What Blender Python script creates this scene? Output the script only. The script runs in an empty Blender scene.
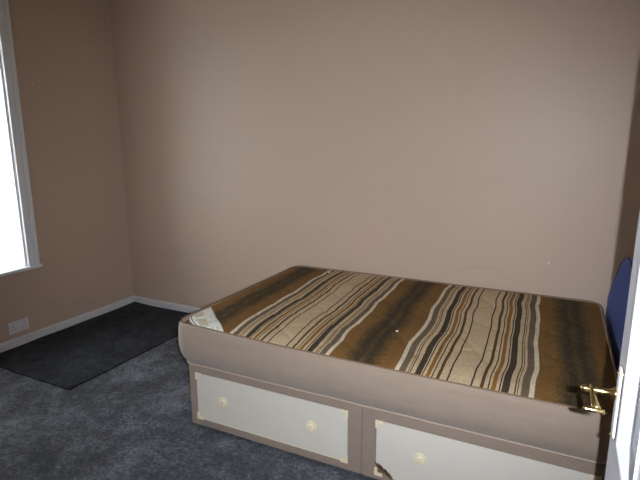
import bpy, bmesh, math, random
from mathutils import Vector, Matrix, noise

random.seed(7)
SC = bpy.context.scene
COL = SC.collection

# ------------------------------------------------------------------ camera
CAM = Vector((3.45526, -3.10589, 1.48021))
F_PX, PITCH, YAW, ROLL = 491.8, 0.20412, 0.46126, -0.0023
fwd = Vector((-math.sin(YAW) * math.cos(PITCH), math.cos(YAW) * math.cos(PITCH), -math.sin(PITCH)))
rgt = Vector((math.cos(YAW), math.sin(YAW), 0))
upv = rgt.cross(fwd)
r2 = rgt * math.cos(ROLL) + upv * math.sin(ROLL)
u2 = -rgt * math.sin(ROLL) + upv * math.cos(ROLL)
cd = bpy.data.cameras.new('camera')
cam = bpy.data.objects.new('camera', cd)
COL.objects.link(cam)
m = Matrix((r2, u2, -fwd)).transposed().to_4x4()
m.translation = CAM
cam.matrix_world = m
cd.sensor_fit = 'HORIZONTAL'
cd.sensor_width = 36
cd.lens = F_PX / 640 * 36
cd.clip_start = 0.02
SC.camera = cam

# ------------------------------------------------------------------ world, lights, exposure
world = bpy.data.worlds.new('overcast_sky')
SC.world = world
world.use_nodes = True
wn = world.node_tree.nodes['Background']
wn.inputs[0].default_value = (0.86, 0.93, 1.0, 1)
wn.inputs[1].default_value = 8.8

FLASH_W = 226
fl = bpy.data.lights.new('camera_flash', 'SPOT')      # the photograph's own flash, beside the lens
fl.energy = FLASH_W
fl.color = (0.89, 0.97, 1.09)
fl.shadow_soft_size = 0.006
fl.spot_size = math.radians(93)
fl.spot_blend = 1.0
flo = bpy.data.objects.new('camera_flash', fl)
COL.objects.link(flo)
fm = m @ Matrix.Rotation(math.radians(-3), 4, 'Y') @ Matrix.Rotation(math.radians(-3), 4, 'X')   # its beam is not quite parallel to the lens
fm.translation = CAM + r2 * 0.058 + u2 * 0.004
flo.matrix_world = fm

pl = bpy.data.lights.new('window_portal', 'AREA')     # sampling guide for the daylight, gives no light of its own
pl.shape = 'RECTANGLE'
pl.size, pl.size_y = 1.0, 1.9
pl.cycles.is_portal = True
plo = bpy.data.objects.new('window_portal', pl)
COL.objects.link(plo)
plo.location = (-0.46, -1.45, 1.5)
plo.rotation_euler = (0, math.radians(-90), 0)

vs = SC.view_settings
vs.view_transform = 'Standard'
vs.look = 'None'
vs.gamma = 1
vs.use_curve_mapping = False
vs.exposure = 0.0
SC.cycles.use_denoising = True
SC.cycles.max_bounces = 10
SC.cycles.diffuse_bounces = 6

# ------------------------------------------------------------------ materials
def lin(c):
    return tuple(((x / 255) / 12.92 if x / 255 <= 0.04045 else ((x / 255 + 0.055) / 1.055) ** 2.4) for x in c) + (1,)

class NT:
    """small helper round a node tree"""
    def __init__(s, name):
        s.m = bpy.data.materials.new(name)
        s.m.use_nodes = True
        s.t = s.m.node_tree
        s.b = s.t.nodes['Principled BSDF']
        s.tc = s.t.nodes.new('ShaderNodeTexCoord')
    def n(s, typ, **kw):
        nd = s.t.nodes.new(typ)
        for k, v in kw.items():
            setattr(nd, k, v)
        return nd
    def l(s, a, b):
        s.t.links.new(a, b)
    def math(s, op, a, b=None, c=None, clamp=False):
        nd = s.n('ShaderNodeMath', operation=op, use_clamp=clamp)
        for i, v in enumerate((a, b, c)):
            if v is None:
                continue
            if isinstance(v, (int, float)):
                nd.inputs[i].default_value = v
            else:
                s.l(v, nd.inputs[i])
        return nd.outputs[0]
    def noise(s, scale, detail=3, rough=0.55, dist=0.0, vec=None):
        nd = s.n('ShaderNodeTexNoise')
        nd.inputs['Scale'].default_value = scale
        nd.inputs['Detail'].default_value = detail
        nd.inputs['Roughness'].default_value = rough
        nd.inputs['Distortion'].default_value = dist
        s.l(vec if vec is not None else s.tc.outputs['Object'], nd.inputs['Vector'])
        return nd.outputs['Fac']
    def mix(s, fac, a, b, mode='MIX'):
        nd = s.n('ShaderNodeMix', data_type='RGBA', blend_type=mode)
        for sock, v in ((nd.inputs['Factor'], fac), (nd.inputs[6], a), (nd.inputs[7], b)):
            if isinstance(v, (int, float)):
                sock.default_value = v
            elif isinstance(v, tuple):
                sock.default_value = v
            else:
                s.l(v, sock)
        return nd.outputs[2]
    def ramp(s, fac, stops, interp='LINEAR'):
        nd = s.n('ShaderNodeValToRGB')
        cr = nd.color_ramp
        cr.interpolation = interp
        while len(cr.elements) < len(stops):
            cr.elements.new(0.5)
        for e, (p, c) in zip(cr.elements, stops):
            e.position = p
            e.color = c
        s.l(fac, nd.inputs[0])
        return nd.outputs[0]
    def bump(s, h, strength=0.3, dist=0.002):
        nd = s.n('ShaderNodeBump')
        nd.inputs['Strength'].default_value = strength
        nd.inputs['Distance'].default_value = dist
        s.l(h, nd.inputs['Height'])
        s.l(nd.outputs[0], s.b.inputs['Normal'])
    def color(s, c):
        if isinstance(c, tuple):
            s.b.inputs['Base Color'].default_value = c
        else:
            s.l(c, s.b.inputs['Base Color'])
    def surf(s, rough=0.5, metal=0.0, spec=0.5):
        s.b.inputs['Roughness'].default_value = rough
        s.b.inputs['Metallic'].default_value = metal
        s.b.inputs['Specular IOR Level'].default_value = spec

def simple(name, c, rough=0.5, metal=0.0, spec=0.5, var=0.08, scale=20, bump=0.0, bscale=200):
    t = NT(name)
    base = lin(c)
    dark = tuple(x * (1 - var) for x in base[:3]) + (1,)
    lite = tuple(min(1, x * (1 + var)) for x in base[:3]) + (1,)
    t.color(t.mix(t.noise(scale), dark, lite))
    t.surf(rough, metal, spec)
    if bump:
        t.bump(t.noise(bscale, 2), bump, 0.001)
    return t.m

def wall_paint():
    t = NT('beige_wall_paint')
    big = t.noise(0.9, 4, 0.6)
    fine = t.noise(55, 3)
    base = t.mix(big, lin((184, 162, 142)), lin((194, 172, 152)))
    base = t.mix(t.math('MULTIPLY', fine, 0.16), base, lin((164, 141, 126)))
    # grubby rubbed patches at bed height
    pos = t.n('ShaderNodeSeparateXYZ'); t.l(t.tc.outputs['Object'], pos.inputs[0])
    streak = t.n('ShaderNodeMapping'); streak.inputs['Scale'].default_value = (1.6, 1.6, 4.5)
    streak.inputs['Rotation'].default_value = (0, 0.35, 0)
    t.l(t.tc.outputs['Object'], streak.inputs[0])
    sn = t.noise(1.5, 5, 0.65, 0.6, streak.outputs[0])
    smask = t.n('ShaderNodeMapRange'); smask.inputs[1].default_value = 0.60; smask.inputs[2].default_value = 0.74
    t.l(sn, smask.inputs[0])
    low = t.n('ShaderNodeMapRange'); low.inputs[1].default_value = 1.5; low.inputs[2].default_value = 0.7
    t.l(pos.outputs[2], low.inputs[0])
    t.color(t.mix(t.math('MULTIPLY', t.math('MULTIPLY', smask.outputs[0], low.outputs[0]), 0.2), base, lin((142, 116, 100))))
    t.surf(0.5, 0, 0.34)
    t.b.inputs['Roughness'].default_value = 0.46
    t.bump(t.math('ADD', t.math('MULTIPLY', t.noise(140, 3), 0.35), t.noise(22, 2)), 0.22, 0.003)
    return t.m

def carpet(name, c0, c1, c2):
    t = NT(name)
    big = t.noise(3.6, 5, 0.7, 0.4)
    mid = t.noise(13, 4, 0.75, 0.6)
    tuft = t.noise(55, 3, 0.85)
    fine = t.noise(380, 2, 0.7)
    k = t.math('ADD', t.math('MULTIPLY', big, 0.45), t.math('ADD', t.math('MULTIPLY', mid, 0.34), t.math('MULTIPLY', tuft, 0.50)))
    a = t.ramp(k, [(0.52, lin(c0)), (0.64, lin(c1)), (0.78, lin(c2))])
    a = t.mix(t.math('MULTIPLY', fine, 0.30), a, lin(tuple(min(255, x + 24) for x in c2)))
    t.color(a)
    t.surf(0.95, 0, 0.1)
    t.bump(t.math('ADD', t.math('MULTIPLY', tuft, 1.2), t.math('ADD', t.math('MULTIPLY', mid, 1.2), t.math('MULTIPLY', fine, 0.4))), 1.0, 0.016)
    return t.m

def velour(name, c):
    t = NT(name)
    base = lin(c)
    dark = tuple(x * 0.72 for x in base[:3]) + (1,)
    lite = tuple(x * 1.10 for x in base[:3]) + (1,)
    mp = t.n('ShaderNodeMapping'); mp.inputs['Scale'].default_value = (3.0, 3.0, 9.0)
    t.l(t.tc.outputs['Object'], mp.inputs[0])
    a = t.mix(t.noise(2.2, 5, 0.65, 0.3, mp.outputs[0]), dark, lite)
    a = t.mix(t.math('MULTIPLY', t.noise(140, 2, 0.7), 0.35), a, tuple(x * 0.62 for x in base[:3]) + (1,))
    a = t.mix(t.math('MULTIPLY', t.noise(9, 4, 0.7), 0.28), a, tuple(x * 0.72 for x in base[:3]) + (1,))
    t.color(a)
    t.surf(0.85, 0, 0.2)
    t.b.inputs['Sheen Weight'].default_value = 0.25
    t.b.inputs['Sheen Roughness'].default_value = 0.5
    # fine woven ridges
    wv = t.n('ShaderNodeTexWave'); wv.inputs['Scale'].default_value = 95; wv.inputs['Distortion'].default_value = 1.5
    wv.bands_direction = 'DIAGONAL'
    t.l(t.tc.outputs['Object'], wv.inputs['Vector'])
    t.bump(t.math('ADD', t.math('MULTIPLY', wv.outputs['Fac'], 0.4), t.noise(60, 3)), 0.45, 0.003)
    return t.m

def stripes():
    """brown and cream striped ticking: bands mirror about a cream stripe, repeat every 0.829 m along the bed"""
    t = NT('striped_ticking')
    sep = t.n('ShaderNodeSeparateXYZ'); t.l(t.tc.outputs['Object'], sep.inputs[0])
    wob = t.n('ShaderNodeMapping'); wob.inputs['Scale'].default_value = (0.7, 2.0, 0.0)
    t.l(t.tc.outputs['Object'], wob.inputs[0])
    w1 = t.math('MULTIPLY', t.math('SUBTRACT', t.noise(1.5, 1, 0.4, 0, wob.outputs[0]), 0.5), 0.055)
    w2 = t.math('MULTIPLY', t.math('SUBTRACT', t.noise(190, 1), 0.5), 0.0022)
    w3 = t.math('MULTIPLY', t.math('SUBTRACT', t.noise(70, 2), 0.5), 0.0020)
    x = t.math('ADD', t.math('ADD', t.math('ADD', t.math('MULTIPLY_ADD', sep.outputs[1], 0.024, sep.outputs[0]), w1), w2), w3)
    PER = 0.829
    ph = t.math('FLOORED_MODULO', t.math('ADD', x, -1.352 + PER / 2 + PER * 4), PER)
    v = t.math('DIVIDE', t.math('ABSOLUTE', t.math('SUBTRACT', ph, PER / 2)), PER / 2)
    cream, white = lin((206, 182, 144)), lin((226, 210, 180))
    navy, dkb = lin((54, 42, 38)), lin((90, 64, 42))
    orange, char = lin((146, 100, 46)), lin((70, 60, 48))
    grey, brown = lin((114, 98, 78)), lin((130, 95, 50))
    br2, olive, coal = lin((106, 78, 38)), lin((96, 76, 44)), lin((62, 54, 40))
    raw = [(0, cream), (.043, navy), (.049, cream), (.077, dkb), (.090, cream), (.104, navy), (.109, cream),
           (.118, orange), (.134, cream), (.145, navy), (.150, cream), (.155, char), (.181, cream), (.198, dkb),
           (.203, cream), (.208, dkb), (.212, cream), (.221, grey), (.248, white), (.266, brown), (.300, br2),
           (.306, brown), (.338, br2), (.344, olive), (.368, coal), (.408, olive)]
    st = [(a / (PER / 2), c) for a, c in raw]
    # the brown fields are woven heathered: yarns of neighbouring shades run into each other
    field = t.math('GREATER_THAN', v, 0.655)
    hn = t.math('ADD', t.math('SUBTRACT', t.noise(95, 2, 0.7), 0.5), t.math('MULTIPLY', t.math('SUBTRACT', t.noise(16, 3), 0.5), 0.5))
    v = t.math('ADD', v, t.math('MULTIPLY', t.math('MULTIPLY', field, hn), 0.30))
    v = t.math('MAXIMUM', v, t.math('MULTIPLY', field, 0.66))
    v = t.math('MINIMUM', v, 0.999)
    col = t.ramp(v, st, 'CONSTANT')
    # heathered weave flecks and large soiled patches
    fl = t.n('ShaderNodeTexVoronoi'); fl.inputs['Scale'].default_value = 110
    t.l(t.tc.outputs['Object'], fl.inputs['Vector'])
    fm = t.n('ShaderNodeMapRange'); fm.inputs[1].default_value = 0.15; fm.inputs[2].default_value = 0.6
    t.l(fl.outputs['Distance'], fm.inputs[0])
    col = t.mix(t.math('MULTIPLY', fm.outputs[0], 0.22), col, lin((54, 42, 28)))
    col = t.mix(t.math('MULTIPLY', t.noise(5, 4, 0.6), 0.16), col, lin((96, 74, 48)))
    t.color(col)
    t.surf(0.8, 0, 0.15)
    t.bump(t.math('ADD', t.noise(240, 2), t.math('MULTIPLY', fl.outputs['Distance'], 0.8)), 0.25, 0.002)
    return t.m

def label_print():
    t = NT('printed_label_cloth')
    sep = t.n('ShaderNodeSeparateXYZ'); t.l(t.tc.outputs['UV'], sep.inputs[0])
    u, v = sep.outputs[0], sep.outputs[1]
    def band(a, lo, hi):
        return t.math('MULTIPLY', t.math('GREATER_THAN', a, lo), t.math('LESS_THAN', a, hi))
    cream = t.mix(t.noise(30, 3), lin((234, 232, 220)), lin((216, 214, 198)))
    blob = t.n('ShaderNodeMapRange'); blob.inputs[1].default_value = 0.50; blob.inputs[2].default_value = 0.60
    t.l(t.noise(34, 4, 0.6, 1.2), blob.inputs[0])
    c = t.mix(t.math('MULTIPLY', t.math('MULTIPLY', blob.outputs[0], band(u, .2, .95)), 0.45), cream, lin((150, 142, 112)))
    c = t.mix(t.math('MULTIPLY', band(u, .26, .58), band(v, .50, .86)), c, lin((190, 178, 146)))
    c = t.mix(t.math('MULTIPLY', band(u, .24, .60), band(v, .08, .34)), c, lin((186, 176, 146)))
    c = t.mix(band(u, .085, .125), c, lin((52, 66, 104)))
    c = t.mix(band(u, .0, .03), c, lin((120, 128, 132)))
    t.color(c)
    t.surf(0.5, 0, 0.4)
    return t.m

M = {}
M['wall'] = wall_paint()
M['carpet'] = carpet('slate_grey_carpet', (28, 30, 34), (75, 77, 82), (138, 140, 146))
M['mat'] = carpet('charcoal_carpet_offcut', (28, 29, 32), (48, 50, 53), (76, 78, 82))
M['ceiling'] = simple('ceiling_white', (196, 188, 178), 0.9)
M['gloss_white'] = simple('white_gloss_paint', (226, 226, 226), 0.28, 0, 0.5, 0.03, 8, 0.12, 40)
M['skirting'] = simple('skirting_white_paint', (204, 202, 202), 0.4, 0, 0.5, 0.08, 14, 0.15, 60)
M['door'] = simple('door_white_gloss', (214, 214, 220), 0.42, 0, 0.35, 0.03, 10, 0.12, 60)
M['velour'] = velour('taupe_velour', (166, 146, 128))
M['velour_base'] = velour('taupe_velour_base', (154, 134, 118))
M['piping'] = simple('piping_cord', (176, 156, 138), 0.8, 0, 0.2, 0.12, 60, 0.3, 300)
M['rim'] = simple('tape_edge', (128, 104, 84), 0.8, 0, 0.2, 0.12, 60, 0.3, 300)
M['stripes'] = stripes()
M['label'] = label_print()
M['drawer'] = simple('drawer_white_board', (208, 200, 186), 0.5, 0, 0.4, 0.04, 10, 0.08, 90)
M['cream'] = simple('cream_plastic', (222, 208, 176), 0.4, 0, 0.5, 0.05, 30)
M['chip'] = simple('torn_hardboard', (120, 94, 72), 0.9, 0, 0.1, 0.55, 60, 0.6, 90)
M['chip_dark'] = simple('dark_split_wood', (66, 52, 44), 0.9, 0, 0.1, 0.5, 70, 0.6, 90)
M['black'] = simple('black_plastic', (26, 26, 28), 0.5)
M['hole'] = simple('socket_hole', (40, 36, 38), 0.8)
M['socket'] = simple('white_socket_plastic', (214, 210, 214), 0.35, 0, 0.5, 0.02)
M['brass'] = simple('polished_brass', (216, 190, 128), 0.2, 1.0, 0.5, 0.06, 40)
M['navy'] = velour('navy_headboard_cloth', (48, 82, 160))
M['navy_pipe'] = simple('navy_piping', (34, 46, 98), 0.7)
M['timber'] = simple('plain_timber', (150, 118, 84), 0.7, 0, 0.3, 0.2, 12)
M['concrete'] = simple('outside_paving', (130, 128, 124), 0.9, 0, 0.2, 0.2, 2)
t = NT('window_glass')
t.color((1, 1, 1, 1)); t.surf(0.0, 0, 0.5)
t.b.inputs['Transmission Weight'].default_value = 1.0
t.b.inputs['IOR'].default_value = 1.01
M['glass'] = t.m

# ------------------------------------------------------------------ mesh helpers
def finish(name, bm, mat, parent=None, loc=None, smooth=False, bevel=0, seg=2):
    bmesh.ops.recalc_face_normals(bm, faces=bm.faces[:])
    me = bpy.data.meshes.new(name)
    bm.to_mesh(me); bm.free()
    me.materials.append(mat)
    if smooth:
        for p in me.polygons:
            p.use_smooth = True
    o = bpy.data.objects.new(name, me)
    COL.objects.link(o)
    if loc:
        o.location = loc
    if parent:
        o.parent = parent
    if bevel:
        md = o.modifiers.new('bevel', 'BEVEL')
        md.width = bevel; md.segments = seg; md.limit_method = 'ANGLE'
        md.harden_normals = False
    return o

def box(bm, x0, x1, y0, y1, z0, z1):
    r = bmesh.ops.create_cube(bm, size=1)
    for v in r['verts']:
        v.co = Vector((x0 + (v.co.x + .5) * (x1 - x0), y0 + (v.co.y + .5) * (y1 - y0), z0 + (v.co.z + .5) * (z1 - z0)))
    return r['verts']

def boxes(name, lst, mat, parent=None, bevel=0, seg=2, smooth=False):
    bm = bmesh.new()
    for b in lst:
        box(bm, *b)
    return finish(name, bm, mat, parent, bevel=bevel, seg=seg, smooth=smooth)

def lathe(bm, prof, origin, axis, n=20):
    """prof: list of (radius, height) along axis"""
    ax = Vector(axis).normalized()
    a = Vector((0, 0, 1)) if abs(ax.z) < .9 else Vector((1, 0, 0))
    e1 = ax.cross(a).normalized(); e2 = ax.cross(e1)
    o = Vector(origin)
    rings = []
    for r, h in prof:
        if r < 1e-6:
            rings.append([bm.verts.new(o + ax * h)])
        else:
            rings.append([bm.verts.new(o + ax * h + (e1 * math.cos(2 * math.pi * i / n) + e2 * math.sin(2 * math.pi * i / n)) * r) for i in range(n)])
    for A, B in zip(rings, rings[1:]):
        for i in range(n):
            j = (i + 1) % n
            if len(A) == 1 and len(B) == 1:
                continue
            if len(A) == 1:
                bm.faces.new((A[0], B[i], B[j]))
            elif len(B) == 1:
                bm.faces.new((A[i], A[j], B[0]))
            else:
                bm.faces.new((A[i], A[j], B[j], B[i]))
    for R in (rings[0], rings[-1]):
        if len(R) > 1:
            bm.faces.new(R)

def tube(bm, pts, rad, n=8, closed=False, flat=1.0, cap=True):
    """sweep a round section along pts; rad is a number or a list"""
    P = [Vector(p) for p in pts]
    rings = []
    N = len(P)
    prev = None
    for i, p in enumerate(P):
        if closed:
            d = P[(i + 1) % N] - P[i - 1]
        else:
            d = P[min(i + 1, N - 1)] - P[max(i - 1, 0)]
        d.normalize()
        ref = Vector((0, 0, 1)) if abs(d.z) < .95 else Vector((1, 0, 0))
        e1 = d.cross(ref).normalized(); e2 = e1.cross(d)
        r = rad[i] if isinstance(rad, (list, tuple)) else rad
        rings.append([bm.verts.new(p + e1 * math.cos(2 * math.pi * k / n) * r + e2 * math.sin(2 * math.pi * k / n) * r * flat) for k in range(n)])
    rng = range(N) if closed else range(N - 1)
    for i in rng:
        A, B = rings[i], rings[(i + 1) % N]
        for k in range(n):
            j = (k + 1) % n
            bm.faces.new((A[k], A[j], B[j], B[k]))
    if not closed and cap:
        bm.faces.new(rings[0]); bm.faces.new(rings[-1])

def prism(bm, outline, d0, d1, fn):
    """extrude a 2-D outline; fn(a, b, d) -> point"""
    A = [bm.verts.new(fn(a, b, d0)) for a, b in outline]
    B = [bm.verts.new(fn(a, b, d1)) for a, b in outline]
    n = len(outline)
    bm.faces.new(A); bm.faces.new(B[::-1])
    for i in range(n):
        j = (i + 1) % n
        bm.faces.new((A[i], A[j], B[j], B[i]))

def empty(name, loc=(0, 0, 0), rz=0.0):
    o = bpy.data.objects.new(name, None)
    o.empty_display_size = 0.1
    COL.objects.link(o)
    o.location = loc
    o.rotation_euler = (0, 0, rz)
    return o

def tag(o, label, cat, group=None):
    o['label'] = label
    o['category'] = cat
    if group:
        o['group'] = group
    return o

def struct(o, label=None, cat=None):
    o['kind'] = 'structure'
    if label:
        o['label'] = label
    if cat:
        o['category'] = cat
    return o

# ------------------------------------------------------------------ room shell
RX, NY, CZ = 4.15, -2.80, 2.72           # right wall, near wall, ceiling
HX0, HY = 1.9, -4.3                       # landing behind the camera
WY0, WY1, WZ0, WZ1 = -2.02, -0.945, 0.574, 2.42     # window opening

struct(boxes('floor', [(-0.44, RX + .12, HY - .12, 0.12, -0.10, 0.0)], M['carpet']), 'dark slate grey fitted carpet covering the floor', 'floor')
struct(boxes('ceiling', [(-0.44, RX + .12, HY - .12, 0.12, CZ, CZ + .1)], M['ceiling']), 'plain off-white ceiling', 'ceiling')
struct(boxes('wall_back', [(-0.44, RX + .12, 0, 0.12, 0, CZ)], M['wall']), 'beige painted wall behind the bed', 'wall')
struct(boxes('wall_left', [(-.44, 0, WY1, 0, 0, CZ), (-.44, 0, NY - .12, WY0, 0, CZ),
                           (-.44, 0, WY0, WY1, 0, WZ0 - .024), (-.44, 0, WY0, WY1, WZ1, CZ)], M['wall']), 'beige painted wall with the window and double socket', 'wall')
struct(boxes('wall_right', [(RX, RX + .12, HY, 0, 0, CZ)], M['wall']), 'beige painted wall beyond the headboard', 'wall')
DX0, DX1, DZ = 2.76, 3.66, 2.03
struct(boxes('wall_near', [(0, DX0, NY - .12, NY, 0, CZ), (DX1, RX, NY - .12, NY, 0, CZ), (DX0, DX1, NY - .12, NY, DZ, CZ)], M['wall']), 'beige wall with the doorway the view is taken from', 'wall')
struct(boxes('wall_landing', [(HX0 - .12, HX0, HY, NY - .12, 0, CZ), (HX0, RX, HY - .12, HY, 0, CZ)], M['ceiling']), 'plain pale wall of the landing outside the doorway', 'wall')

def skirting(name, a, b, nrm, h, th=.016):
    """a run of skirting with a rounded top edge"""
    a, b, nrm = Vector(a), Vector(b), Vector(nrm)
    prof = [(0, 0), (th, 0), (th, h - .014), (th * .8, h - .006), (th * .45, h - .001), (0, h)]
    bm = bmesh.new()
    A = [bm.verts.new(a + nrm * p + Vector((0, 0, z))) for p, z in prof]
    B = [bm.verts.new(b + nrm * p + Vector((0, 0, z))) for p, z in prof]
    bm.faces.new(A); bm.faces.new(B[::-1])
    for i in range(len(prof)):
        j = (i + 1) % len(prof)
        bm.faces.new((A[i], A[j], B[j], B[i]))
    return struct(finish(name, bm, M['skirting']), 'white painted skirting board along the foot of the wall', 'skirting')
skirting('baseboard_left', (0, NY, 0), (0, 0, 0), (1, 0, 0), .072)['label'] = 'white skirting board under the socket and window'
skirting('baseboard_back', (.016, 0, 0), (RX - .016, 0, 0), (0, -1, 0), .070)['label'] = 'white skirting board behind the bed'
skirting('baseboard_right', (RX, 0, 0), (RX, NY, 0), (-1, 0, 0), .070)['label'] = 'white skirting board beyond the headboard'
struct(boxes('ground_outside', [(-30, -0.7, -20, 15, -3.2, -3.0)], M['concrete']), 'grey paving outside the window', 'ground')

# ------------------------------------------------------------------ window
win = struct(empty('window_1', (0, (WY0 + WY1) / 2, WZ0)), 'white painted sash window with moulded architrave', 'window')
oy, oz = (WY0 + WY1) / 2, WZ0
def wbox(name, lst, mat, parent=win, bevel=.003):
    L = [(x0, x1, y0 - oy, y1 - oy, z0 - oz, z1 - oz) for x0, x1, y0, y1, z0, z1 in lst]
    return boxes(name, L, mat, parent, bevel)
AW = .076
for s, y in ((1, WY1), (-1, WY0)):
    ya, yb = sorted((y - s * .002, y + s * AW))
    # stepped architrave: flat board, outer back-band, inner bead
    o1 = sorted((y + s * (AW - .024), y + s * AW)); o2 = sorted((y - s * .002, y + s * .012)); o3 = sorted((y + s * .03, y + s * .04))
    wbox('architrave', [(0, .018, ya, yb, WZ0, WZ1 + AW), (.018, .032, o1[0], o1[1], WZ0, WZ1 + AW),
                        (.018, .025, o2[0], o2[1], WZ0, WZ1), (.018, .022, o3[0], o3[1], WZ0, WZ1)], M['gloss_white'])
wbox('architrave', [(0, .018, WY0 + .002, WY1 - .002, WZ1, WZ1 + AW), (.018, .032, WY0 + .002, WY1 - .002, WZ1 + AW - .024, WZ1 + AW)], M['gloss_white'])
wbox('sill', [(-.42, .0, WY0, WY1, WZ0 - .024, WZ0), (.0, .040, WY0 - AW - .018, WY1 + AW + .018, WZ0 - .024, WZ0)], M['gloss_white'], bevel=.008)
JD = .36
wbox('reveal_lining', [(-JD, 0, WY1 - .014, WY1, WZ0, WZ1)], M['gloss_white'])
wbox('reveal_lining', [(-JD, 0, WY0, WY0 + .014, WZ0, WZ1)], M['gloss_white'])
wbox('reveal_lining', [(-JD, 0, WY0 + .014, WY1 - .014, WZ1 - .014, WZ1)], M['gloss_white'])
def sash(x0, x1, z0, z1):
    a, b = WY0 + .014, WY1 - .014
    s = wbox('sash', [(x0, x1, a, a + .045, z0, z1), (x0, x1, b - .045, b, z0, z1),
                      (x0, x1, a + .045, b - .045, z0, z0 + .06), (x0, x1, a + .045, b - .045, z1 - .045, z1)], M['gloss_white'])
    wbox('pane', [((x0 + x1) / 2 - .002, (x0 + x1) / 2 + .002, a + .045, b - .045, z0 + .06, z1 - .045)], M['glass'], s, 0)
sash(-.40, -.362, WZ0, 1.50)
sash(-.440, -.402, 1.46, WZ1 - .014)

# ------------------------------------------------------------------ door (swung open beside the camera)
FX, DE, DW, DT, DH = 3.587, -2.004, .765, .042, 1.985     # face plane, free edge, width, thickness, height
door = struct(empty('door_1', (FX, DE - DW, 0)), 'white gloss panelled door standing open with brass lever handle', 'door')
# local frame: x from face (0) into the leaf (+), y from hinge (0) to free edge (DW), z up
stile, munt = .114, .10
pz = [(.20, .735), (.909, 1.865)]
py = [(stile, DW / 2 - munt / 2), (DW / 2 + munt / 2, DW - stile)]
L = [(0, DT, 0, stile, .006, DH), (0, DT, DW - stile, DW, .006, DH), (0, DT, stile, DW - stile, .006, pz[0][0]),
     (0, DT, stile, DW - stile, pz[0][1], pz[1][0]), (0, DT, stile, DW - stile, pz[1][1], DH)]
for z0, z1 in pz:
    L.append((0, DT, DW / 2 - munt / 2, DW / 2 + munt / 2, z0, z1))
boxes('leaf', L, M['door'], door, bevel=.0015)
def moulding(y0, y1, z0, z1):
    # sloped bead running round the panel, from stile face down to panel face, with a small quirk
    prof = [(.001, 0.0), (-.004, .003), (-.003, .010), (.006, .018), (.013, .024), (.019, .032), (.024, .034)]   # (x, inset)
    bm = bmesh.new()
    rings = []
    for x, i in prof:
        rings.append([bm.verts.new((x, y, z)) for y, z in ((y0 + i, z0 + i), (y1 - i, z0 + i), (y1 - i, z1 - i), (y0 + i, z1 - i))])
    for A, B in zip(rings, rings[1:]):
        for k in range(4):
            j = (k + 1) % 4
            bm.faces.new((A[k], A[j], B[j], B[k]))
    o = finish('moulding', bm, M['door'], door)
    for p in o.data.polygons:
        p.use_smooth = False
for z0, z1 in pz:
    for y0, y1 in py:
        moulding(y0, y1, z0, z1)
        boxes('panel', [(.018, .028, y0, y1, z0, z1)], M['door'], door)
# lining of the doorway itself
struct(boxes('trim_1', [(DX0, DX0 + .025, NY - .12, NY, 0, DZ), (DX1 - .025, DX1, NY - .12, NY, 0, DZ), (DX0 + .025, DX1 - .025, NY - .12, NY, DZ - .025, DZ)], M['gloss_white'], bevel=.002), 'white painted lining of the doorway', 'door frame')
# handle set
def dl(y):      # world y to door-local y
    return y - (DE - DW)
hz = .992
hy = dl(-2.066)
hd = empty('handle'); hd.parent = door
# long backplate: convex white face in a brass rim
bm = bmesh.new()
def plate_outline(w, z0, z1, n=7):
    pts = []
    for cy, cz, a0 in ((w, z1, 0), (-w, z1, 90), (-w, z0, 180), (w, z0, 270)):
        sy, sz = (-1 if cy > 0 else 1), (-1 if cz == z1 else 1)
        r = .010
        for k in range(n):
            a = math.radians(a0 + 90 * k / (n - 1))
            pts.append((cy + sy * r + r * math.cos(a), cz + sz * r + r * math.sin(a)))
    return pts
prism(bm, plate_outline(.0200, hz - .092, hz + .056), 0, -.002, lambda a, b, d: (d, hy + a, b))
bp = finish('backplate', bm, M['brass'], hd)
bm = bmesh.new()
o0 = plate_outline(.0190, hz - .0905, hz + .0545)
cz_ = hz - .022
rings = []
for sc_, dx in ((1, -.002), (.97, -.0040), (.80, -.0058), (.5, -.0066)):
    rings.append([bm.verts.new((dx, hy + a * sc_, cz_ + (b - cz_) * (1 - (1 - sc_) * .25))) for a, b in o0])
for A, B in zip(rings, rings[1:]):
    for k in range(len(A)):
        j = (k + 1) % len(A)
        bm.faces.new((A[k], A[j], B[j], B[k]))
bm.faces.new(rings[-1])
finish('plate_face', bm, M['door'], hd, smooth=True)
for dz in (.044, -.088):
    bm = bmesh.new()
    lathe(bm, [(.0042, -.0), (.0042, .002), (.003, .0032), (0, .0036)], (-.0060, hy, hz + dz), (-1, 0, 0), 10)
    finish('screw', bm, M['brass'], hd, smooth=True)
bm = bmesh.new()
lathe(bm, [(.0125, 0), (.0130, .004), (.0095, .008), (.0068, .013), (.0056, .026), (.0056, .044), (.0066, .050), (.0072, .055), (.0064, .060), (.003, .063), (0, .064)], (-.005, hy, hz), (-1, 0, 0), 20)
finish('neck', bm, M['brass'], hd, smooth=True)
bm = bmesh.new()
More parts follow.
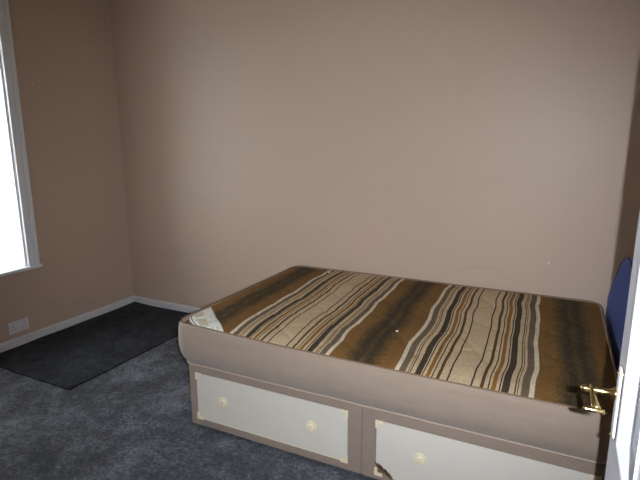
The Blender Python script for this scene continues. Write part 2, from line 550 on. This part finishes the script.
# tapered lever running from the neck back towards the hinge, broadening to a rolled end
lev = [(-.050, hy + .004, hz + .003, .0042, .0060), (-.050, hy - .012, hz + .006, .0042, .0056), (-.049, hy - .030, hz + .007, .0046, .0050),
       (-.047, hy - .046, hz + .005, .0054, .0044), (-.045, hy - .060, hz + .001, .0066, .0038), (-.043, hy - .072, hz - .002, .0080, .0034)]
rings = []
for x, y, z, rx, rz in lev:
    rings.append([bm.verts.new((x + rx * math.cos(a), y, z + rz * math.sin(a))) for a in [2 * math.pi * k / 14 for k in range(14)]])
for A, B in zip(rings, rings[1:]):
    for k in range(14):
        j = (k + 1) % 14
        bm.faces.new((A[k], A[j], B[j], B[k]))
bm.faces.new(rings[0]); bm.faces.new(rings[-1])
finish('lever', bm, M['brass'], hd, smooth=True)
bm = bmesh.new()
lathe(bm, [(0, -.018), (.0026, -.0178), (.0042, -.0165), (.0038, -.013), (.0046, -.009), (.0052, 0), (.0046, .009), (.0038, .013), (.0042, .0165), (.0026, .0178), (0, .018)],
      (-.047, hy - .075, hz - .005), (1, 0, 0), 16)
finish('lever_scroll', bm, M['brass'], hd, smooth=True)
# hinges
for z in (.25, 1.72):
    bm = bmesh.new()
    lathe(bm, [(.006, 0), (.006, .09)], (DT + .004, .004, z), (0, 0, 1), 10)
    finish('hinge', bm, M['brass'], door, smooth=True)

# ------------------------------------------------------------------ double socket on the left wall
sk = tag(empty('double_socket', (0, -1.066, .111)), 'white plastic double wall socket below the window', 'socket')
bm = bmesh.new()
box(bm, 0, .009, -.0735, .0735, 0, .086)
finish('faceplate', bm, M['socket'], sk, bevel=.004, seg=3)
for s in (-1, 1):
    boxes('switch', [(.009, .0125, s * .018 - .005, s * .018 + .005, .056, .074)], M['socket'], sk, bevel=.0012)
    cy = s * .041
    for dy, dz, w, h in ((0, .050, .004, .008), (-.011, .028, .008, .004), (.011, .028, .008, .004)):
        boxes('pin_hole', [(.0086, .0094, cy + dy - w / 2, cy + dy + w / 2, dz - h / 2, dz + h / 2)], M['hole'], sk)

# ------------------------------------------------------------------ carpet offcut in the corner
bm = bmesh.new()
nx, ny = 46, 68
X0, X1, Y0, Y1 = .018, .900, -1.352, -.018
top = {}
for i in range(nx + 1):
    for j in range(ny + 1):
        x = X0 + (X1 - X0) * i / nx
        y = Y0 + (Y1 - Y0) * j / ny
        if i == nx:
            x += .006 * noise.noise(Vector((y * 9, 3.1, 0))) + .002 * random.uniform(-1, 1)
        if j == 0:
            y += .006 * noise.noise(Vector((x * 9, 8.1, 0))) + .002 * random.uniform(-1, 1)
        edge = min(1, min((nx - i) / 2, j / 2))
        z = .010 + .003 * edge + .003 * noise.noise(Vector((x * 5, y * 5, 0)))
        d = math.hypot(x, y)                                   # lifts where it is stuffed into the corner
        z += .006 * math.exp(-(d / .12) ** 2)
        top[i, j] = bm.verts.new((x, y, z))
for i in range(nx):
    for j in range(ny):
        bm.faces.new((top[i, j], top[i + 1, j], top[i + 1, j + 1], top[i, j + 1]))
loop = [(i, 0) for i in range(nx)] + [(nx, j) for j in range(ny)] + [(i, ny) for i in range(nx, 0, -1)] + [(0, j) for j in range(ny, 0, -1)]
low = [bm.verts.new((top[k].co.x, top[k].co.y, .0005)) for k in loop]
for k in range(len(loop)):
    j = (k + 1) % len(loop)
    bm.faces.new((top[loop[k]], low[k], low[j], top[loop[j]]))
bm.faces.new(low)
mat = finish('carpet_offcut', bm, M['mat'], smooth=False)
tag(mat, 'rectangular near-black carpet offcut laid in the corner on the grey carpet', 'carpet')

# ------------------------------------------------------------------ divan base, two halves
BX, BY, BA = 1.81196, -1.31407, .010926
BL, BD, HB = 1.8952, 1.2329, .349
def bed_world(s, t, z=0.0):
    c, n = math.cos(BA), math.sin(BA)
    return Vector((BX + s * c - t * n, BY + s * n + t * c, z))
GAP = .003
HW = BL / 2 - GAP / 2
def knob(parent, s, z):
    bm = bmesh.new()
    lathe(bm, [(.027, 0), (.0275, .003), (.0255, .0058), (.0215, .0064), (.0195, .0042), (.0165, .0042), (.0155, .008),
               (.0156, .011), (.0140, .0140), (.0085, .0152), (.0060, .0142), (0, .0142)], (s, .004, z), (0, -1, 0), 26)
    return finish('knob', bm, M['cream'], parent, smooth=True)
def corner(parent, s, z, ds, dz, a=.032, b=.032, w=.009):
    # L-shaped plastic corner protector, proud of the board
    e = .004
    out = [(-e, -e), (a, -e), (a, w), (w, w), (w, b), (-e, b)]
    bm = bmesh.new()
    prism(bm, out, .004, -.0045, lambda p, q, d: (s + ds * p, d, z + dz * q))
    return finish('corner_piece', bm, M['cream'], parent, bevel=.001)
def divan_half(s0, d0, d1, z0, z1, knobs, broken):
    r = empty('divan_base', bed_world(s0, 0), BA)
    b = .012
    # carcass with the drawer opening left in its front
    bm = bmesh.new()
    box(bm, 0, HW, .016, BD, .022, HB)
    finish('body', bm, M['velour_base'], r, bevel=.012, seg=3)
    bm = bmesh.new()
    sx = [0, d0, d1, HW]; zz = [.020, z0, z1, HB]
    F = [[[bm.verts.new((x, y, z)) for z in zz] for x in sx] for y in (0, .016)]
    for y in (0, 1):
        for i in range(3):
            for k in range(3):
                if (i, k) != (1, 1):
                    bm.faces.new((F[y][i][k], F[y][i + 1][k], F[y][i + 1][k + 1], F[y][i][k + 1]))
    def side(p, q):
        bm.faces.new((F[0][p[0]][p[1]], F[0][q[0]][q[1]], F[1][q[0]][q[1]], F[1][p[0]][p[1]]))
    for i in range(3):
        side((i, 0), (i + 1, 0)); side((i, 3), (i + 1, 3)); side((0, i), (0, i + 1)); side((3, i), (3, i + 1))
    side((1, 1), (2, 1)); side((1, 2), (2, 2)); side((1, 1), (1, 2)); side((2, 1), (2, 2))
    finish('front_frame', bm, M['velour_base'], r, bevel=.0045, seg=3)
    # drawer
    dr = empty('drawer', (0, 0, 0)); dr.parent = r
    bm = bmesh.new()
    g = .002
    A, B, C_, D_ = d0 + g, d1 - g, z0 + g, z1 - g
    if broken:
        out = [(A, C_ + .054), (A + .014, C_ + .052), (A + .026, C_ + .047), (A + .038, C_ + .034), (A + .052, C_ + .022), (A + .060, C_ + .010), (A + .074, C_),
               (B, C_), (B, D_), (A, D_)]
    else:
        out = [(A, C_), (B, C_), (B, D_), (A, D_)]
    prism(bm, out, .002, .014, lambda p, q, d: (p, d, q))
    finish('drawer_front', bm, M['drawer'], dr, bevel=.0008)
    for s in knobs:
        knob(dr, s, (z0 + z1) / 2 + .002)
    for s, ds in ((A, 1), (B, -1)):
        for z, dz in ((C_, 1), (D_, -1)):
            corner(dr, s, z, ds, dz)
    # worn lower edge strip of the drawer front
    bm = bmesh.new()
    n = 40
    a0 = A + .08 if broken else A + .036
    up, dn = [], []
    for k in range(n + 1):
        s = a0 + (B - .036 - a0) * k / n
        up.append((s, C_ + .003 + .004 * max(0, noise.noise(Vector((s * 30, 1, 0)))))); dn.append((s, C_ - .001))
    prism(bm, dn + up[::-1], .0014, .003, lambda p, q, d: (p, d, q))
    finish('worn_edge', bm, M['cream'], dr)
    if broken:
        bm = bmesh.new()
        prism(bm, [(A, C_), (A + .09, C_), (A + .072, C_ + .016), (A + .05, C_ + .034), (A + .03, C_ + .05), (A, C_ + .054)], .011, .0155, lambda p, q, d: (p, d, q))
        finish('torn_backing', bm, M['chip'], dr)
        for q in range(5):                           # splinters across the break
            bm = bmesh.new()
            x = A + .014 + q * .014; z = C_ + .044 - q * .0095
            ang = -.75 + random.uniform(-.25, .25)
            Lq, wq = .018 + .010 * random.random(), .005
            pts = [(-Lq, -wq * .4), (0, -wq), (Lq, 0), (0, wq), (-Lq, wq * .6)]
            prism(bm, [(x + a * math.cos(ang) - b_ * math.sin(ang), z + a * math.sin(ang) + b_ * math.cos(ang)) for a, b_ in pts], -.001 - .002 * (q % 2), .009, lambda p, qq, d: (p, d, qq))
            finish('splinter', bm, M['chip_dark'] if q % 2 else M['chip'], dr)
    for s in (.05, HW - .05):
        for tt in (.06, BD - .06):
            bm = bmesh.new()
            lathe(bm, [(.020, 0), (.024, .004), (.024, .023)], (s, tt, 0), (0, 0, 1), 14)
            finish('glide', bm, M['black'], r, smooth=False)
    return r
h1 = divan_half(0, .043, .882, .058, .312, (.206, .700), False)
h2 = divan_half(BL / 2 + GAP / 2, .063, .900, .044, .304, (.254, .745), True)
tag(h1, 'taupe velour divan half with an undamaged white drawer, away from the headboard', 'bed base', 'halves of the divan base')
tag(h2, 'taupe velour divan half nearest the headboard, its white drawer broken at one corner', 'bed base', 'halves of the divan base')

# ------------------------------------------------------------------ mattress
OV = .036
HM = .571
ML0, ML1, MD0, MD1 = -.064, BL + .012, -OV, BD + OV - .004
MR = .085
mt = tag(empty('mattress', bed_world(0, 0, HB), BA), 'brown and cream striped mattress with taupe velour sides on the divan', 'mattress')
def outline(off=0.0, step=.03):
    """rounded-rectangle loop of the mattress edge, inset by off (bed coordinates)"""
    x0, x1, y0, y1 = ML0 + off, ML1 - off, MD0 + off, MD1 - off
    r = max(.004, MR - off)
    pts = []
    def seg(a, b):
        n = max(1, int(round((Vector(b) - Vector(a)).length / step)))
        for k in range(n):
            t_ = k / n
            pts.append((a[0] + (b[0] - a[0]) * t_, a[1] + (b[1] - a[1]) * t_))
    def arc(cx, cy, a0):
        for k in range(10):
            a = math.radians(a0 + 9 * k)
            pts.append((cx + r * math.cos(a), cy + r * math.sin(a)))
    seg((x0 + r, y0), (x1 - r, y0)); arc(x1 - r, y0 + r, -90)
    seg((x1, y0 + r), (x1, y1 - r)); arc(x1 - r, y1 - r, 0)
    seg((x1 - r, y1), (x0 + r, y1)); arc(x0 + r, y1 - r, 90)
    seg((x0, y1 - r), (x0, y0 + r)); arc(x0 + r, y0 + r, 180)
    return pts
base = outline(0)
nb = len(base)
nor = []
for k in range(nb):
    a, b = Vector(base[k - 1]), Vector(base[(k + 1) % nb])
    d = (b - a).normalized()
    nor.append(Vector((d.y, -d.x)))
def edge_pt(k, out, z):
    x, y = base[k]
    return Vector((x + nor[k].x * out, y + nor[k].y * out, z))
def sag(s, t_):
    """gentle unevenness of the top edge: a little proud at the near corner"""
    drop = .009 * min(1, max(0, (s - .1) / .5)) * math.exp(-(max(0, t_) / .5) ** 2)      # the sat-on side has sunk
    return -drop + .007 * math.exp(-(math.hypot(s, t_) / .25) ** 2) + .003 * math.sin(s * 3.1 + .4) * (1 if t_ < .3 else .3)
Hm = HM - HB
prof = [(-.060, .002), (-.046, .004), (-.036, .010), (-.026, .024), (-.012, .046), (-.002, .072), (.003, .105), (.004, .145), (.000, Hm - .034), (-.003, Hm - .012), (-.007, Hm - .004),
        (-.011, Hm), (-.016, Hm - .003), (-.019, Hm - .012), (-.022, Hm - .024)]
bm = bmesh.new()
rings = []
for o_, z in prof:
    ring = []
    for k in range(nb):
        p = edge_pt(k, o_, z)
        w = max(0, min(1, z / .05))
        pk = noise.noise(Vector((p.x * 3.2, p.y * 3.2, z * 5))) * .008 + noise.noise(Vector((p.x * 9, p.y * 9, z * 14))) * .0035
        body = w * (1 if o_ > -.006 else .4)
        p.x += nor[k].x * pk * body; p.y += nor[k].y * pk * body
        if z > .12:
            p.z += sag(p.x, p.y) * (z - .12) / (Hm - .12)
        ring.append(bm.verts.new(p))
    rings.append(ring)
for A, B in zip(rings, rings[1:]):
    for k in range(nb):
        j = (k + 1) % nb
        bm.faces.new((A[k], A[j], B[j], B[k]))
bm.faces.new(rings[0])
finish('border', bm, M['velour'], mt, smooth=True)
# piping cords: pale stitched one along the foot of the border, tape edge round the top
bm = bmesh.new()
tube(bm, [edge_pt(k, -.033, .009 + .0015 * noise.noise(Vector((base[k][0] * 8, base[k][1] * 8, 4)))) for k in range(nb)], .0042, 6, closed=True)
finish('lower_piping', bm, M['piping'], mt, smooth=True)
bm = bmesh.new()
tube(bm, [edge_pt(k, -.0125, Hm + .0005 + sag(*base[k])) for k in range(nb)], .0038, 6, closed=True)
finish('tape_edge', bm, M['rim'], mt, smooth=True)

# quilted striped top panel
PI_ = .019
px0, px1, py0, py1 = ML0 + PI_, ML1 - PI_, MD0 + PI_, MD1 - PI_
PR = MR - PI_
def top_z(s, t_):
    d = min(s - px0, px1 - s, t_ - py0, py1 - t_)
    near = math.exp(-(max(0, t_ - py0) / .10) ** 2) + .3 * math.exp(-(math.hypot(s - px0, t_ - py0) / .12) ** 2)
    dip = .003 + .013 * min(1.5, near)
    z = Hm - dip + (dip + .001) * (1 - math.exp(-max(0, d) / .05))
    # ogee quilting: two crossing families of curved stitch lines
    a = s / .34 + .16 * math.sin(2 * math.pi * t_ / .62)
    b = t_ / .31
    for q in (a + b, a - b):
        f_ = abs((q % 1) - .5) * 2            # 1 on the stitch line
        g_ = max(0, 1 - (1 - f_) / .16)
        z -= .0032 * g_ * g_ * min(1, d / .05)
        z += .0020 * math.sin(math.pi * (q % 1)) * min(1, d / .08)
    # puckers running in from the near edge
    e = t_ - py0
    z += .004 * math.exp(-e / .09) * math.sin(s * 33 + 2 * math.sin(s * 9)) * min(1, e / .02)
    z += .004 * noise.noise(Vector((s * 2.5, t_ * 2.5, 2)))
    return z
NXg, NYg = 190, 124
def rmap(x, y):
    """push a rectangle point inside the rounded-corner outline"""
    cx = min(max(x, px0 + PR), px1 - PR); cy = min(max(y, py0 + PR), py1 - PR)
    a, b = x - cx, y - cy
    if a and b:
        k = max(abs(a), abs(b)) / math.hypot(a, b)
        return cx + a * k, cy + b * k
    return x, y
bm = bmesh.new()
G = []
for i in range(NXg + 1):
    row = []
    for j in range(NYg + 1):
        x, y = rmap(px0 + (px1 - px0) * i / NXg, py0 + (py1 - py0) * j / NYg)
        row.append(bm.verts.new((x, y, top_z(x, y) + sag(x, y) * .85)))
    G.append(row)
for i in range(NXg):
    for j in range(NYg):
        bm.faces.new((G[i][j], G[i + 1][j], G[i + 1][j + 1], G[i][j + 1]))
finish('top_panel', bm, M['stripes'], mt, smooth=True)

# maker's label sewn across the near corner
def lab_pt(u, v):
    A, B = Vector((-.041, .070)), Vector((-.041, .245))
    C_, D_ = Vector((.062, -.008)), Vector((.240, -.008))
    a, c = A.lerp(B, u), C_.lerp(D_, u)
    p = a.lerp(c, v)
    bend = .018 * math.sin(math.pi * v)
    p += Vector((-.7, -.7)) * bend * (1 - u) * .6
    x, y = p
    return Vector((x, y, top_z(x, y) + sag(x, y) * .85 + .0035 + .003 * math.sin(3 * math.pi * v) * u))
bm = bmesh.new()
uvl = bm.loops.layers.uv.new('UVMap')
NU = 14
LG = [[bm.verts.new(lab_pt(i / NU, j / NU)) for j in range(NU + 1)] for i in range(NU + 1)]
uvof = {LG[i][j]: (i / NU, j / NU) for i in range(NU + 1) for j in range(NU + 1)}
for i in range(NU):
    for j in range(NU):
        f_ = bm.faces.new((LG[i][j], LG[i + 1][j], LG[i + 1][j + 1], LG[i][j + 1]))
        for lp in f_.loops:
            lp[uvl].uv = uvof[lp.vert]
lb = finish('maker_label', bm, M['label'], mt, smooth=True)
sd = lb.modifiers.new('thickness', 'SOLIDIFY'); sd.thickness = .0012
lb['label'] = 'cream printed cloth label with a blue line across the mattress corner'
# small pale tufts
bm0 = None
for s, tt in ((2.799 - BX, -.959 - BY), (2.072 - BX, -.158 - BY)):
    bm = bmesh.new()
    bmesh.ops.create_icosphere(bm, subdivisions=2, radius=.007)
    for v in bm.verts:
        v.co = Vector((v.co.x + s, v.co.y + tt, v.co.z * .6 + top_z(s, tt) + sag(s, tt) * .85 + .003)) + Vector((random.uniform(-1, 1), random.uniform(-1, 1), random.uniform(-1, 1))) * .0014
    finish('tuft', bm, M['cream'], mt, smooth=True)

# ------------------------------------------------------------------ headboard
hb = tag(empty('headboard', bed_world(BL + .058, .640), BA), 'navy blue padded headboard with arched top at the end of the bed', 'headboard')
def arch(y):
    k = min(1, abs(y) / .635)
    return .605 + .355 * (math.cos(math.pi / 2 * k)) ** 1.1
n = 44
outl = [(-.635, .36)] + [(-.635 + 1.27 * k / n, arch(-.635 + 1.27 * k / n)) for k in range(n + 1)] + [(.635, .36)]
bm = bmesh.new()
def inset(o_, d):
    cy, cz = 0, .62
    return [(y * (1 - d / .635), cz + (z - cz) * (1 - d / .34)) for y, z in o_]
rings = []
for d, x in ((.010, .026), (0, .018), (0, -.010), (.006, -.020), (.03, -.026), (.10, -.028)):
    rings.append([bm.verts.new((x, y, z)) for y, z in inset(outl, d)])
for A, B in zip(rings, rings[1:]):
    for k in range(len(A)):
        j = (k + 1) % len(A)
        bm.faces.new((A[k], A[j], B[j], B[k]))
bm.faces.new(rings[0]); bm.faces.new(rings[-1])
finish('padded_panel', bm, M['navy'], hb, smooth=True)
bm = bmesh.new()
tube(bm, [(-.019, y, z) for y, z in inset(outl, .003)], .005, 6, closed=True)
finish('piping', bm, M['navy_pipe'], hb, smooth=True)
for y in (-.36, .36):
    boxes('strut', [(.012, .030, y - .03, y + .03, 0, .55)], M['timber'], hb, bevel=.002)

# ------------------------------------------------------------------ nail heads left in the walls
def nail(loc, axis, label):
    bm = bmesh.new()
    lathe(bm, [(.0022, -.004), (.0022, .004), (.005, .0045), (.005, .006), (.003, .0075), (0, .008)], loc, axis, 10)
    return tag(finish('nail', bm, M['gloss_white'], smooth=True), label, 'nail', 'painted nails in the walls')
nail((0, -.748, 1.862), (1, 0, 0), 'tiny white painted nail head beside the window')
nail((3.411, 0, .759), (0, -1, 0), 'tiny white painted nail head low on the wall behind the bed')
